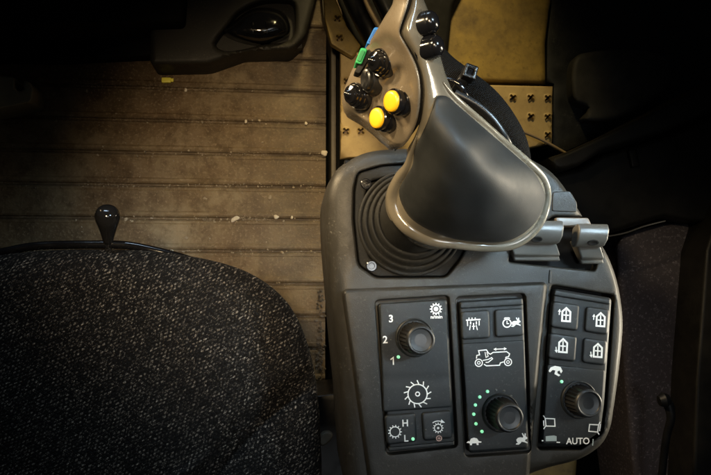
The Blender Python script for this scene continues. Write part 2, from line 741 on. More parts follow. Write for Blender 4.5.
# crumbs lying in the grooves of the floor
def lump(bm, c, r, sq=.6):
    res = bmesh.ops.create_icosphere(bm, subdivisions=1, radius=1)
    rot = Matrix.Rotation(random.uniform(0, 6.28), 3, Vector((random.uniform(-1, 1), random.uniform(-1, 1), 1)).normalized())
    for v in res['verts']:
        p = Vector((v.co.x * r * random.uniform(.7, 1.25), v.co.y * r * random.uniform(.6, 1.0), v.co.z * r * sq))
        v.co = rot @ p + c


def crumbs():
    bm = bmesh.new()
    for rib in (90, 122, 154, 186, 219, 251, 284):
        dens_ = {90: 8, 122: 18, 154: 40, 186: 90, 219: 80, 251: 50, 284: 16}[rib]
        for _ in range(dens_):
            x = random.choice((random.uniform(20, 324), random.gauss(235, 55)))
            if x > 322 or x < 5:
                continue
            if rib == 219 and random.random() < .5:
                x = random.uniform(120, 260)
            y = rib + random.gauss(0, 1.7)
            c = W(x, y, ZF + .0012)
            lump(bm, c, abs(random.gauss(0, .0009)) + .0005)
    for _ in range(70):
        c = W(random.uniform(60, 322), random.uniform(95, 300), ZF + .001)
        lump(bm, c, abs(random.gauss(0, .0008)) + .0005)
    dk = bmesh.new()
    for _ in range(110):       # dirt along the sill
        c = W(random.gauss(319.5, 2.2), random.uniform(290, 392), ZF + .002)
        lump(dk, c, random.uniform(.001, .0038))
    o = bobj('crumbs', bm, M['crumb'], None, 0)
    tag(o, 'scattered pale dirt crumbs lying along the grooves of the brown floor', 'crumbs', None, 'stuff')
    o = bobj('dirt', dk, M['dirt'], None, 0)
    tag(o, 'dark clods of dirt along the console side of the seat gap', 'dirt', None, 'stuff')


crumbs()
PEB = [(235, 219, .0075, .0042, 'broadest pale pebble, flat and pear shaped, in a floor groove above the seat'),
       (276.5, 217, .0048, .004, 'oval white pebble right of the broad one in the same floor groove'),
       (270, 197.5, .0042, .004, 'dull brown pebble between two floor grooves above the white oval one'),
       (186, 238, .0036, .003, 'small brown pebble on the floor just above the seat edge'),
       (324, 153, .0058, .005, 'round whitish pebble lodged against the strip beside the console'),
       (292, 217.5, .0026, .0026, 'smallest pale pebble nearest the console in the seat-side groove'),
       (186, 90, .0030, .003, 'lone pale grit grain right below the yellow clip'),
       (246, 121.5, .003, .003, 'pale grit grain in the upper dim groove below the floor moulding'),
       (306, 123.5, .0034, .003, 'pale grit grain in the upper dim groove near the sill strip')]
for (x, y, a, b, lab) in PEB:
    bm = bmesh.new()
    bmesh.ops.create_icosphere(bm, subdivisions=3, radius=1)
    sd = random.uniform(0, 9)
    for v in bm.verts:
        k = 1 + .16 * math.sin(3 * v.co.x + sd) + .12 * math.sin(4 * v.co.y + 2 * sd)
        v.co = Vector((v.co.x * a * k, v.co.y * b * k, v.co.z * b * .6)) * .8
    o = bobj('pebble', bm, M['stone'] if 'brown' not in lab else M['crumb'], None, 60)
    o.location = W(x, y, ZF + b * .4)
    o.rotation_euler.z = random.uniform(-.6, .6)
    tag(o, lab, 'pebble', 'pebbles on the cab floor')

# yellow clip on the floor
t = thing('yellow_clip', 'small bright yellow plastic clip lying on the dark floor', 'clip', W(167, 80, ZF))
patch('clip_body', rr_box(161.5, 77.5, 171, 82.6, 1), flat(ZF + .006), M['clip'], t, step=3, er=.8, ed=.001, skirt=((.005, 0),))
patch('clip_tab', rr_box(170.6, 78.3, 173.6, 81.8, .7), flat(ZF + .0045), M['clip'], t, step=2, er=.6, ed=.001, skirt=((.004, 0),))

# ------------------------------------------------------------------ top left: moulded floor housing
t = thing('floor_housing', 'dark grey moulded floor housing with a glossy black oval in a hollow', 'housing', W(262, 30, ZF))
hollow = dens([(217, 40), (216, 46), (224, 51), (240, 50), (262, 45), (285, 42), (293, 36), (295, 20), (293, 4), (284, 1), (262, 2), (240, 12), (228, 26)], 4, True)
patch('housing_shell', fillet([(150, -70), (330, -70), (317, -6), (305, 38), (292, 50), (243, 52), (208, 64), (150, 65)], 6), flat(ZF + .055), M['moulding'], t,
      holes=[hollow], step=8, er=6, ed=.008, skirt=((.03, 0), (.055, 0)), hskirt=.03, her=5, hed=.01)
patch('hollow', dens([(212, 54), (204, -10), (300, -10), (302, 48)], 6), flat(ZF + .034), M['moulding'], t, step=8, er=0, skirt=((.01, 0),))
patch('oval_cover', dens([(222, 31), (230, 25), (243, 14), (256, 8), (272, 8), (284, 13), (290, 24), (289, 34), (279, 40), (262, 44), (245, 42), (230, 37)], 3, True),
      flat(ZF + .073), M['gloss'], t, step=4, er=16, ed=.03, skirt=((.012, 0),))
for x0 in (252, 266):
    tube([W(x0, 22, ZF + .0735), W(x0 + 1, 28, ZF + .0735), W(x0 + 1, 34, ZF + .071)], .0012, M['gloss'], 'ridge', t, 8)

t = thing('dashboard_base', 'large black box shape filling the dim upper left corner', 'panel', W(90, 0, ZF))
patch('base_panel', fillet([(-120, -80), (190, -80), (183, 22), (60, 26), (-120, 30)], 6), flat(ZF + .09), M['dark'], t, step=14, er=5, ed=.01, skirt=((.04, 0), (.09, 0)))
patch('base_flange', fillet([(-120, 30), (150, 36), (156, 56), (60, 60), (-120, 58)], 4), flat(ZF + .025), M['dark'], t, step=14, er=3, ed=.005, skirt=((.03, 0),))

hk = dens([(-25, 76), (4, 76), (14, 78), (15, 88), (19, 91), (24, 89), (23, 84), (24, 81), (29, 82), (33, 88), (32.5, 97), (30, 102), (22, 104), (8, 107), (-25, 110)], 3, True)
o = patch('hooked_bracket', hk, flat(ZF + .05), M['bracket'], None, step=4, er=2.5, ed=.003, skirt=((.05, 0),))
tag(o, 'dim beige bracket with a hooked end at the left photo edge', 'bracket')

# ------------------------------------------------------------------ strip, plates and right-hand side
o = patch('sill_strip', fillet([(319, -30), (324, 24), (331, 48), (331, 330), (336.5, 330), (336, 46), (330, 28), (326, -30)], 2), flat(ZF + .012), M['trim'], None, step=5, er=1.6, ed=.002,
          skirt=((.05, 0),))
tag(o, 'narrow grey edging strip running down between brown floor and cream plate', 'strip')
o = patch('sill_seal', dens([(336.6, 40), (340, 44), (340, 330), (337, 330)], 6), flat(ZF - .004), M['dark'], None, step=5, er=1, ed=.002, skirt=((.05, 0),))
tag(o, 'black rubber seal between the edging strip and the cream plate', 'seal')


def cross_hole(x, y, r, rot=0.0):
    pts = []
    for k in range(4):
        a = rot + PI / 4 + k * PI / 2
        for da, rr in ((-.30, .95), (0, 1.05), (.30, .95), (PI / 4, .42)):
            pts.append((x + r * rr * math.cos(a + da), y + r * rr * math.sin(a + da)))
    return np.array(pts)


ZP = -.44
hl = [(347, 81), (347, 108), (346, 131), (361, 131), (379, 133), (362, 106), (378, 82), (395, 108), (362, 81), (396, 133),
      (513, 97.5), (531, 97.5), (548, 98), (531, 116.5), (548, 117), (548, 135), (514, 116.5), (531, 135)]
hl = [(x, y) for (x, y) in hl if not (x in (362, 378, 395, 514) or (x, y) in ((531, 135), (396, 133)))]
hs = [cross_hole(x, y, 3.7, .12 * ((i % 3) - 1)) for i, (x, y) in enumerate(hl)]
t = thing('tread_plate', 'cream yellow steel tread plate pierced with small cross-shaped holes behind the joystick', 'plate', W(450, 118, ZP))
patch('plate', dens([(340.5, 50), (420, 50), (440, 84), (552.5, 86.5), (552, 143), (520, 150), (340.5, 158)], 9), flat(ZP), M['cream'], t, holes=hs, step=7, er=1.5, ed=.002,
      skirt=((.012, 0),), hskirt=.008, her=2.2, hed=-.0022)
patch('backing', dens([(344, 56), (418, 56), (440, 90), (549, 90), (549, 140), (344, 154)], 14), flat(ZP - .0125), M['rust'], t, step=14, er=0, skirt=((.006, 0),))

o = patch('body_panel', dens([(405, -60), (470, -70), (560, -60), (556, -20), (549, 10), (545, 45), (545.5, 84), (500, 82.5), (446, 80), (400, 40)], 5, False),
          lambda x, y: -.46 + .0006 * (545 - x) * .25, M['ochre'], None, step=9, er=5, ed=.008, skirt=((.06, 0),))
tag(o, 'dirty ochre yellow body panel above the cream plate, right of the joystick head', 'panel')

t = thing('yellow_gusset', 'ochre yellow triangular plate with two cross holes at the strip top', 'bracket', W(342, 28, -.36))
gh = [cross_hole(337.5, 18.5, 3.8, .1), cross_hole(339.5, 38, 3.8, -.1)]
patch('gusset_plate', fillet([(325, 20), (322, -30), (334, -30), (336, 0), (347, 27), (361, 46), (352.5, 57), (331, 44)], 2), flat(-.42), M['ochre'], t, holes=gh, step=5, er=1.2, ed=.002,
      skirt=((.01, 0),), hskirt=.008, her=1.5, hed=-.0015)
patch('gusset_back', fillet([(327, 18), (324, -30), (332, -30), (345, 27), (357, 46), (350.5, 52), (333, 42)], 2), flat(-.431), M['rust'], t, step=8, er=0, skirt=((.004, 0),))

o = patch('dusty_side_panel', dens([(547, -60), (750, -60), (760, 60), (640, 118), (566, 152), (552, 150), (553.5, 84), (546.5, 82), (547, 40), (551, 5)], 6), flat(-.47), M['glass'], None, step=12, er=1, ed=.003,
          skirt=((.02, 0),))
tag(o, 'black dust-speckled panel right of the yellow panel, upper right', 'panel')
o = patch('grey_lid', dens([(573, 62), (590, 52), (640, 50), (668, 62), (664, 92), (618, 119), (584, 120), (588, 108), (573, 98)], 4, True), flat(-.445), M['greypatch'], None, step=8, er=6, ed=.008,
          skirt=((.024, 0),))
tag(o, 'dull grey smooth lid seen dimly on the black speckled panel', 'lid')

t = thing('door_frame', 'near-black slanting cab door frame right of the console', 'door frame', W(640, 160, -.3))
patch('frame_bar', dens([(548, 158), (566, 152), (640, 118), (770, 50), (780, 82), (660, 134), (600, 152), (578, 166), (556, 172)], 6), flat(-.28), M['frame'], t, step=10, er=5, ed=.01, skirt=((.05, 0), (.15, 0)))
patch('frame_panel', dens([(545, 176), (580, 168), (602, 155), (662, 137), (790, 82), (800, 225), (690, 222), (664, 217), (612, 233), (580, 250), (545, 240)], 7), flat(-.33), M['frame'], t, step=12, er=5, ed=.01,
      skirt=((.1, 0),))
patch('frame_rib', fillet([(628, 150), (636, 148), (640, 166), (632, 168)], 2), flat(-.322), M['frame'], t, step=4, er=2, ed=.003, skirt=((.02, 0),))
tube([W(607, 236.5, -.25), W(625, 233, -.25), W(645, 226, -.25), W(665, 221, -.26)], .0010, M['moulding'], 'edge_wire', t, 8)

o = tube([W(510, 127, -.415), W(540, 139, -.415), W(566, 153.5, -.413)], .0022, M['tan'], 'thin_rod', None, 10)
tag(o, 'thin tan rod lying across the corner of the cream plate', 'rod')

# ground cover right of the console
o = patch('carpet_panel', dens([(636, 500), (630, 455), (624, 385), (618, 300), (616, 246), (622, 236), (636, 230), (660, 224), (700, 222), (714, 226), (740, 500)], 7), flat(-.36), M['carpet'], None, step=10, er=9, ed=.012,
          skirt=((.1, 0),))
tag(o, 'purple-grey speckled carpet covered panel right of the console', 'carpet panel')
t = thing('black_lever', 'black rod lever with a round end at the lower right', 'lever', W(662, 440, -.3))
tube([W(668, 403, -.27), W(671, 418, -.27), W(666, 440, -.28), W(659, 500, -.3)], [.0062, .005, .0045, .0045], M['black'], 'rod', t, 14)
lathe([(.001, -.007), (.006, -.006), (.009, 0), (.006, .006), (.001, .007)], W(664, 400, -.265), (1, .2, .1), M['black'], 'round_end', t, 24)
o = patch('side_trim', dens([(690, 500), (694, 380), (704, 250), (720, 200), (800, 200), (800, 500)], 9), flat(-.30), M['frame'], None, step=14, er=6, ed=.01, skirt=((.1, 0),))
tag(o, 'plain black trim panel along the right photo edge', 'trim panel')
# box between seat and console
t = thing('seat_bracket', 'black metal bracket in the gap between seat and console', 'bracket', W(326, 440, -.30))
patch('bracket_plate', fillet([(300, 397), (345, 392), (352, 500), (300, 500)], 3), flat(-.33), M['black'], t, step=8, er=2, ed=.004, skirt=((.12, 0),))
patch('bracket_tab', dens([(320, 440), (322, 434), (328, 432), (333, 435), (329, 442), (322, 446)], 2, True), flat(-.318), M['trim'], t, step=3, er=1.5, ed=.002, skirt=((.011, 0),))
# pale ledge below the console
o = patch('pale_ledge', fillet([(525, 462), (577, 458), (572, 520), (520, 520)], 4), flat(-.17), M['ochre'], None, step=8, er=4, ed=.006, skirt=((.05, 0),))
tag(o, 'small tan ledge showing below the lower right edge of console', 'ledge')

# ------------------------------------------------------------------ seat
ZS = -.095
t = thing('driver_seat', 'black seat cushion in speckled woven fabric with a rounded front corner', 'seat', W(150, 400, ZS - .1))
so = dens([(-90, 262), (-20, 257), (40, 251), (100, 249.5), (150, 251), (195, 257), (232, 266), (258, 278), (280, 295), (296, 316), (308, 345), (315, 375), (319, 410), (321, 445), (322, 490), (322, 560), (120, 575), (-90, 560)], 7, True)


def seat_z(x, y):
    x = np.asarray(x, float)
    y = np.asarray(y, float)
    z = ZS + 0 * x
    # fold line between the flat centre and the side bolster
    P = np.stack([x.ravel(), y.ravel()], 1)
    L = dens([(322, 372), (300, 388), (268, 412), (240, 438), (215, 470), (190, 520)], 5, True, False)
    d = np.full(len(P), 1e9)
    for q in L:
        d = np.minimum(d, np.hypot(P[:, 0] - q[0], P[:, 1] - q[1]))
    d = d.reshape(x.shape)
    side = (x - 322) * .70 + (y - 372) > 0
    z = z - .014 * np.exp(-(d / 10.) ** 2) + np.where(side, .010 * (1 - np.exp(-(d / 26.) ** 2)), 0)
    z = z - .000018 * np.maximum(0, 330 - y) ** 1.6 * .25
    z = z + .0012 * np.sin(x / 31. + y / 47.) + .0008 * np.sin(x / 19. - y / 23.)
    return z


patch('cushion', so, seat_z, M['fabric'], t, step=4.5, er=34, ed=.030, skirt=((.02, 0), (.07, 2)), smooth=80)
lever = tube([W(-40, 258, -.135), W(0, 252.5, -.135), (W(28, 247, -.135)), W(55, 245, -.135), W(92, 244.5, -.135), W(124, 245, -.135), W(150, 249.5, -.135), W(180, 257, -.137), W(200, 262.5, -.14)],
             [.0038] * 8 + [.0026], M['gloss'], 'adjuster_bar', t, 18)
kb = W(108.2, 248, -.137)
kt = W(107.5, 207.5, -.108)
ax = (kt - kb)
Lk = ax.length
ax.normalize()
u = Lk / 40
lathe([(3.1 * u, -2 * u), (3.1 * u, 7 * u)], kb, ax, M['chrome'], 'knob_shank', lever, 24)
pr = [(3.4, 6), (3.9, 6.4), (4.3, 9), (5.6, 15), (7.4, 22), (9.2, 28), (9.7, 31), (9.55, 33), (8.9, 34.6), (8.9, 35.2), (8.0, 37), (6.0, 38.9), (3.6, 39.8), (1.2, 40.1)]
lathe([(a * u, b * u) for a, b in pr], kb, ax, M['knob'], 'knob', lever, 36, smooth=55)

# ------------------------------------------------------------------ control console
con = thing('control_console', 'dark grey armrest console with dials and keypads beside the seat', 'control panel', W(470, 330, -.06))
ho = dens([(326, 214), (327, 192), (335, 172), (352, 159), (372, 151.5), (405, 149), (460, 149), (515, 154), (537, 163), (553, 174), (568, 193), (588, 226), (605, 251), (615, 275), (620.5, 300),
           (622.5, 328), (618.5, 372), (613.5, 408), (609.5, 429), (600, 445.5), (579, 459), (548, 467.5), (525, 476), (500, 492), (440, 500), (390, 500), (352, 495), (345, 460), (341, 400), (336, 350), (331, 290), (327, 240)], 5, True)
gait = fillet([(357, 172), (381, 165), (452, 160), (468, 176), (470, 240), (461, 259), (446, 277.5), (375, 278), (358, 266), (353, 220), (353.5, 190)], 5)
m3 = fillet([(551, 284.5), (614.5, 295), (606.5, 405), (603, 433), (581, 449.5), (537.5, 449.5)], 4)
padhole = fillet([(512, 247), (553, 216), (590, 216.5), (602, 247), (595, 271), (508, 262)], 3)


def hous_er(P):
    P = np.asarray(P, float)
    return np.clip(np.interp(P[:, 0], [330, 420, 520, 560], [17, 14, 6, 3.2]), 3, 20)


patch('housing', ho, flat(0.0), M['console'], con, holes=[gait, m3, padhole], step=6, er=hous_er, ed=.014, skirt=((.035, -1), (.10, 1)), hskirt=.012, her=2.2, hed=.002)
patch('housing_floor', dens([(345, 160), (540, 175), (600, 260), (606, 420), (560, 452), (360, 470)], 16), flat(-.011), M['dark'], con, step=16, er=0, skirt=((.01, 0),))

# bezel of the two left-hand keypads
m1h = fillet([(375, 300.5), (449, 295.5), (457.5, 447), (386.5, 455)], 5)
m2h = fillet([(456, 297), (525.5, 293.5), (531.5, 452.5), (465, 457)], 5)
patch('bezel', fillet([(341, 289), (441, 285.5), (548, 281.5), (542, 340), (530, 466), (526, 520), (374, 520), (360, 420)], 8), flat(.0075), M['bezel'], con, holes=[m1h, m2h], step=6, er=4, ed=.0075, skirt=((.004, 0),),
      hskirt=.009, her=1.6, hed=.0015)
# upright seam rib on the right half, between paddles and keypad
patch('seam_rib', fillet([(549.5, 270), (552, 270), (551, 283), (548.8, 283)], .6), flat(.0008), M['console'], con, step=2, er=.5, ed=.0004, skirt=((.002, 0),))
patch('label_plate', fillet([(553, 192), (570, 191), (577, 203), (577, 212), (552, 211)], 2.5), flat(.0010), M['console'], con, step=3, er=.8, ed=.0005, skirt=((.002, 0),))
patch('slot_lip', fillet([(556, 217.5), (588, 218), (592, 226), (556, 226)], 1.5), flat(.0035), M['slotlip'], con, step=4, er=1, ed=.001, skirt=((.012, 0),))

# gaiter frame with screws
gi = lambda k: np.array([(411 + (x - 411) * k, 222 + (y - 222) * k) for x, y in gait])
fr = patch('gaiter_frame', gi(.972), flat(-.0015), M['gaiter'], con, holes=[gi(.80)], step=5, er=1.4, ed=.0012, skirt=((.008, 0),), her=2, hed=.002)
for (x, y) in ((371.5, 266), (366, 184)):
    lathe([(.0042, -.002), (.0042, .0006), (.0036, .0012), (.0024, .0012), (.0021, .0002), (.0003, .0002)], W(x, y, -.0012), (0, 0, 1), M['gloss'], 'screw', fr, 22)

# ------------------------------------------------------------------ print: strokes, text
ZPRINT = [0]


def ribbon(bm, pts, w, z, closed=False):
    """a flat mitred stroke"""
    ZPRINT[0] = (ZPRINT[0] + 1) % 7
    zt = z + .00003 * ZPRINT[0]
    P = [np.array(p, float) for p in pts]
    n = len(P)
    Lf, Rt = [], []
    for i in range(n):
        a = P[i - 1] if (closed or i > 0) else None
        b = P[(i + 1) % n] if (closed or i < n - 1) else None
        d1 = (P[i] - a) if a is not None else (b - P[i])
        d2 = (b - P[i]) if b is not None else d1
        d1 = d1 / max(np.linalg.norm(d1), 1e-9)
        d2 = d2 / max(np.linalg.norm(d2), 1e-9)
        n1 = np.array([-d1[1], d1[0]])
        n2 = np.array([-d2[1], d2[0]])
        m = n1 + n2
        lm = np.linalg.norm(m)
        m = n1 if lm < 1e-6 else m / lm
        k = min(2.0, 1 / max(.3, m @ n1))
        Lf.append(P[i] + m * w / 2 * k)
        Rt.append(P[i] - m * w / 2 * k)
    lv = [bm.verts.new(W(p[0], p[1], zt)) for p in Lf]
    rv = [bm.verts.new(W(p[0], p[1], zt)) for p in Rt]
    for i in range(n if closed else n - 1):
        j = (i + 1) % n
        bm.faces.new((lv[i], lv[j], rv[j], rv[i]))


def blob(bm, pts, z):
    ZPRINT[0] = (ZPRINT[0] + 1) % 7
    zt = z + .00003 * ZPRINT[0]
    bm.faces.new([bm.verts.new(W(p[0], p[1], zt)) for p in pts])


def arc(cx, cy, r, a0=0, a1=360, n=24, ry=None):
    ry = ry or r
    return [(cx + r * math.cos(math.radians(a0 + (a1 - a0) * k / n)), cy - ry * math.sin(math.radians(a0 + (a1 - a0) * k / n))) for k in range(n + (a1 - a0 != 360))]


def gear(bm, cx, cy, r, teeth, tl, w, z, hook=0.0):
    ribbon(bm, arc(cx, cy, r, n=36), w, z, True)
    for k in range(teeth):
        a = 2 * PI * k / teeth
        p0 = (cx + (r + w * .3) * math.cos(a), cy - (r + w * .3) * math.sin(a))
        p1 = (cx + (r + tl) * math.cos(a + hook), cy - (r + tl) * math.sin(a + hook))
        ribbon(bm, [p0, p1], w * .95, z)


def finish(bm, name, mat, parent):
    me = bpy.data.meshes.new(name)
    bmesh.ops.recalc_face_normals(bm, faces=bm.faces)
    for f in bm.faces:
        if f.normal.z < 0:
            f.normal_flip()
    bm.to_mesh(me)
    bm.free()
    return link(name, me, mat, parent, 0)


def text(s, cx, cy, h, z, parent, rot=0.0, mat='white', name='lettering', sx=1.0, bold=0.0):
    cu = bpy.data.curves.new('lettering', 'FONT')
    cu.body = s
    cu.align_x = 'CENTER'
    cu.align_y = 'CENTER'
    cu.size = h * 1.40 * MM
    cu.offset = bold * MM
    tmp = bpy.data.objects.new('tmp', cu)
    COL.objects.link(tmp)
    dg = bpy.context.evaluated_depsgraph_get()
    me = bpy.data.meshes.new_from_object(tmp.evaluated_get(dg))
    bpy.data.objects.remove(tmp)
    me.transform(Matrix.Translation(W(cx, cy, z + .0002)) @ Matrix.Rotation(math.radians(rot), 4, 'Z') @ Matrix.Diagonal((sx, 1, 1, 1)))
    me.materials.clear()
    return link(name, me, M[mat], parent, 0)


def led(x, y, z, parent, r=1.6, mat='led', name='indicator_light'):
    return lathe([(r * MM, -.0008), (r * MM, .0002), (r * .8 * MM, .0006), (r * .3 * MM, .0008)], W(x, y, z), (0, 0, 1), M[mat], name, parent, 16)


# ------------------------------------------------------------------ keypad one (left)
Z1 = .0085
k1 = patch('keypad', fillet([(378, 304), (447, 299), (454.5, 443), (389, 451)], 4), flat(Z1), M['module'], con, step=6, er=2.2, ed=.002, skirt=((.012, 0),))
tag(k1, 'left keypad with one dial, numbers 1 to 3 and gear symbols')
ZB = Z1 + .0028


def push(out, parent, label=None, z=ZB, r=4):
    o = patch('push_button', fillet(out, r), flat(z), M['button'], parent, step=5, er=2.2, ed=.0016, skirt=((.0035, 0),))
    if label:
        tag(o, label)
    return o


push([(384.5, 415.5), (415.5, 412.5), (417, 441.5), (387, 445)], k1, 'push button marked with a gear and H and L')
push([(421.5, 412.5), (451.5, 410), (453.3, 438), (423.5, 441)], k1, 'push button marked with a gear under a curved arrow')
patch('face_plate', fillet([(379.7, 303.8), (446, 299.8), (451.6, 407), (383.4, 412)], 3), lambda x, y: Z1 + .0012 + .0008 * np.exp(-((y - 379) / 1.2) ** 2) * -1, M['module'], k1, step=5, er=1.6, ed=.001, skirt=((.002, 0),))
patch('lower_lip', fillet([(388.2, 447.2), (454, 441), (454.4, 445), (389, 451.4)], 1), flat(Z1 + .0016), M['module'], k1, step=4, er=1, ed=.001, skirt=((.003, 0),))
zi = Z1 + .0016
bm = bmesh.new()
gear(bm, 436, 309, 4.2, 12, 2.0, 1.1, zi)
blob(bm, arc(436, 309, 1.5, n=14), zi)
ribbon(bm, arc(436, 309, 2.0, n=14), .7, zi, True)
finish(bm, 'gear_icon', M['white'], k1)
text('n/min', 436.5, 317, 3.2, zi, k1, 1, sx=1.2, bold=.12)
text('3', 391, 319, 7, zi, k1, 2, bold=.22)
text('2', 385.2, 340, 7, zi, k1, 2, bold=.22)
bm = bmesh.new()
ribbon(bm, [(390.6, 359.6), (393.2, 357.5), (393.4, 364.8)], 1.2, zi)
finish(bm, 'lettering', M['white'], k1)
led(398.4, 357, zi, k1, 1.6)
for p in ((397.5, 323), (390.8, 340)):
    led(*p, zi - .0004, k1, .9, 'dimprint', 'unlit_indicator')
bm = bmesh.new()
gear(bm, 417.6, 394, 9.6, 13, 4.2, 1.15, zi, .16)
ribbon(bm, arc(417.6, 394, 2.0, n=16), 1.1, zi, True)
finish(bm, 'cutting_drum_icon', M['white'], k1)
zb = ZB + .0003
bm = bmesh.new()
gear(bm, 395, 431.8, 5.0, 13, 1.9, 1.0, zb)
finish(bm, 'gear_icon', M['white'], k1)
text('H', 405.2, 423.4, 6.4, zb, k1, 2, bold=.2)
text('L', 406, 438.6, 6.4, zb, k1, 2, bold=.2)
led(413, 439, zb, k1, 1.6)
led(412, 423.6, zb - .0004, k1, 1, 'dimprint', 'unlit_indicator')
led(426, 430, zb - .0004, k1, 1, 'dimprint', 'unlit_indicator')
bm = bmesh.new()
gear(bm, 438.2, 428, 3.8, 12, 1.6, .9, zb)
blob(bm, arc(438.2, 428, 1.2, n=12), zb)
ribbon(bm, arc(438.2, 430, 9, 128, 62, 10), 1.0, zb)
blob(bm, [(441.3, 419.2), (445.0, 422.6), (440.6, 422.9)], zb)
finish(bm, 'gear_arrow_icon', M['white'], k1)
bm = bmesh.new()
ribbon(bm, arc(439, 438.3, 2.6, n=16), .8, zb, True)
ribbon(bm, [(437.6, 438.3), (440.4, 438.3)], .8, zb)
ribbon(bm, [(439, 436.8), (439, 439.8)], .6, zb)
finish(bm, 'small_round_icon', M['pink'], k1)

# ------------------------------------------------------------------ keypad two (middle)
k2 = patch('keypad', fillet([(459, 301.5), (523, 297.5), (528.5, 449), (468.5, 453)], 4), flat(Z1), M['module'], con, step=6, er=2.2, ed=.002, skirt=((.012, 0),))
tag(k2, 'middle keypad with harvester outline, tortoise, hare and an arc of green lights')
push([(460.8, 311.5), (489.3, 309.8), (490.3, 338), (461.8, 339.8)], k2, 'push button marked with a bar and arrows')
push([(494.5, 309.5), (523.2, 308), (524.2, 335.6), (495.5, 337.4)], k2, 'push button marked with a dial and a hare')
patch('upper_lip', fillet([(460, 302), (522.6, 298.2), (523, 305.2), (460.4, 308.8)], 2), flat(Z1 + .0022), M['module'], k2, step=4, er=1.6, ed=.0015, skirt=((.003, 0),))
patch('face_plate', fillet([(462, 343.4), (524.4, 339.8), (527.6, 447.6), (469, 451.6)], 3), flat(Z1 + .0012), M['module'], k2, step=5, er=1.6, ed=.001, skirt=((.002, 0),))
bm = bmesh.new()
ribbon(bm, [(466, 320.2), (480.5, 319.4)], 1.3, zb)
for x in (469, 472, 475.2):
    ribbon(bm, [(x, 317.6), (x, 319.6)], .9, zb)
ribbon(bm, [(467.4, 321), (467.6, 326)], .9, zb)
ribbon(bm, [(479.2, 320.6), (479.2, 325.4)], .9, zb)
for x in (470.6, 476.4):
    ribbon(bm, [(x, 321.4), (x, 324.4)], 1.1, zb)
    ribbon(bm, [(x - .2, 325.2), (x + (-1 if x < 473 else 1), 330)], .8, zb)
ribbon(bm, [(473.6, 323), (473.6, 329.5)], 1.0, zb)
ribbon(bm, [(472, 326.4), (475.2, 326.2)], .8, zb)
finish(bm, 'sprayer_icon', M['white'], k2)
bm = bmesh.new()
ribbon(bm, arc(507, 323.2, 4.0, n=22), 1.2, zb, True)
ribbon(bm, [(504.2, 318.8), (505, 317.9), (509, 317.8), (509.8, 318.6)], 1.0, zb)
ribbon(bm, [(507, 320.6), (507, 323.6), (509, 323.6)], .9, zb)


def hare(bm, cx, cy, k, z):
    pts = [(-4.6, .2), (-3.2, -1.4), (-1, -1.9), (1, -1.6), (1.5, -2.4), (.1, -5.2), (1.1, -5.5), (2.4, -3), (2.7, -5.5), (3.6, -5.1), (3.6, -2.8), (5.2, -1.4), (4.8, -.4), (3.4, 0), (3, 1.2), (5.4, 2.6), (5, 3.5), (2.4, 2.4), (0, 2),
           (-.8, 3.2), (-2.6, 4.6), (-5, 4.4), (-4.8, 3.6), (-3.2, 3.0), (-4.2, 1.8)]
    blob(bm, [(cx + x * k, cy + y * k) for x, y in pts], z)


hare(bm, 515.8, 322.6, .92, zb)
finish(bm, 'dial_and_hare_icon', M['white'], k2)
# harvester outline
bm = bmesh.new()
ribbon(bm, arc(478.8, 362.8, 3.6, n=20), 1.0, zi, True)
ribbon(bm, arc(478.8, 362.8, 1.4, n=12), .8, zi, True)
ribbon(bm, arc(508.0, 362.0, 3.6, n=20), 1.0, zi, True)
ribbon(bm, arc(508.0, 362.0, 1.4, n=12), .8, zi, True)
ribbon(bm, [(476.4, 358.6), (476.8, 355.4), (479.6, 354.8), (478.6, 350.6), (486.4, 349.8), (488.6, 353.2), (490.4, 354.2), (493, 352.4), (506.6, 351.6), (509.6, 353.8), (508.6, 356.6), (506, 357.2), (505.6, 358.6)], 1.0, zi)
ribbon(bm, [(485, 352), (486, 357.4), (488.2, 356.2), (486.8, 352.2)], .8, zi)
ribbon(bm, [(482.8, 360.4), (488.2, 359.4), (491.6, 357.6), (492.6, 358.8), (488.4, 362.2), (485.6, 362.4)], .9, zi)
ribbon(bm, [(484, 364.2), (486.4, 365.8), (499.6, 365.2), (500.4, 362.8), (503.8, 361.8)], 1.0, zi)
ribbon(bm, [(495, 349.2), (505, 348.8)], .9, zi)
blob(bm, [(493.4, 349.3), (496.2, 347.6), (496.2, 350.8)], zi)
blob(bm, [(506.8, 348.7), (504, 347.1), (504, 350.3)], zi)
finish(bm, 'harvester_icon', M['white'], k2)
for p in ((487.5, 391.5), (479.8, 397), (475.4, 405), (473.8, 414.2), (476, 423.8), (482, 431.5)):
    led(*p, zi, k2, 1.6)
for p in ((496, 390), (504, 391), (511, 396)):
    led(*p, zi - .0003, k2, 1.2, 'dimprint', 'unlit_indicator')
bm = bmesh.new()
blob(bm, [(466.4, 442.6), (468.4, 440.8), (469.4, 441.6), (471, 438.6), (474, 437.6), (477, 438.4), (478.8, 441), (481.6, 441.6), (481.2, 442.6), (478.4, 442.8), (478.6, 445), (476.8, 445), (476.2, 443.2), (472.2, 443.4), (471.8, 445.2), (470, 445.2), (469.8, 443.4)], zi)
finish(bm, 'tortoise_icon', M['white'], k2)
bm = bmesh.new()
hare(bm, 521.6, 439.4, 1.15, zi)
finish(bm, 'hare_icon', M['white'], k2)

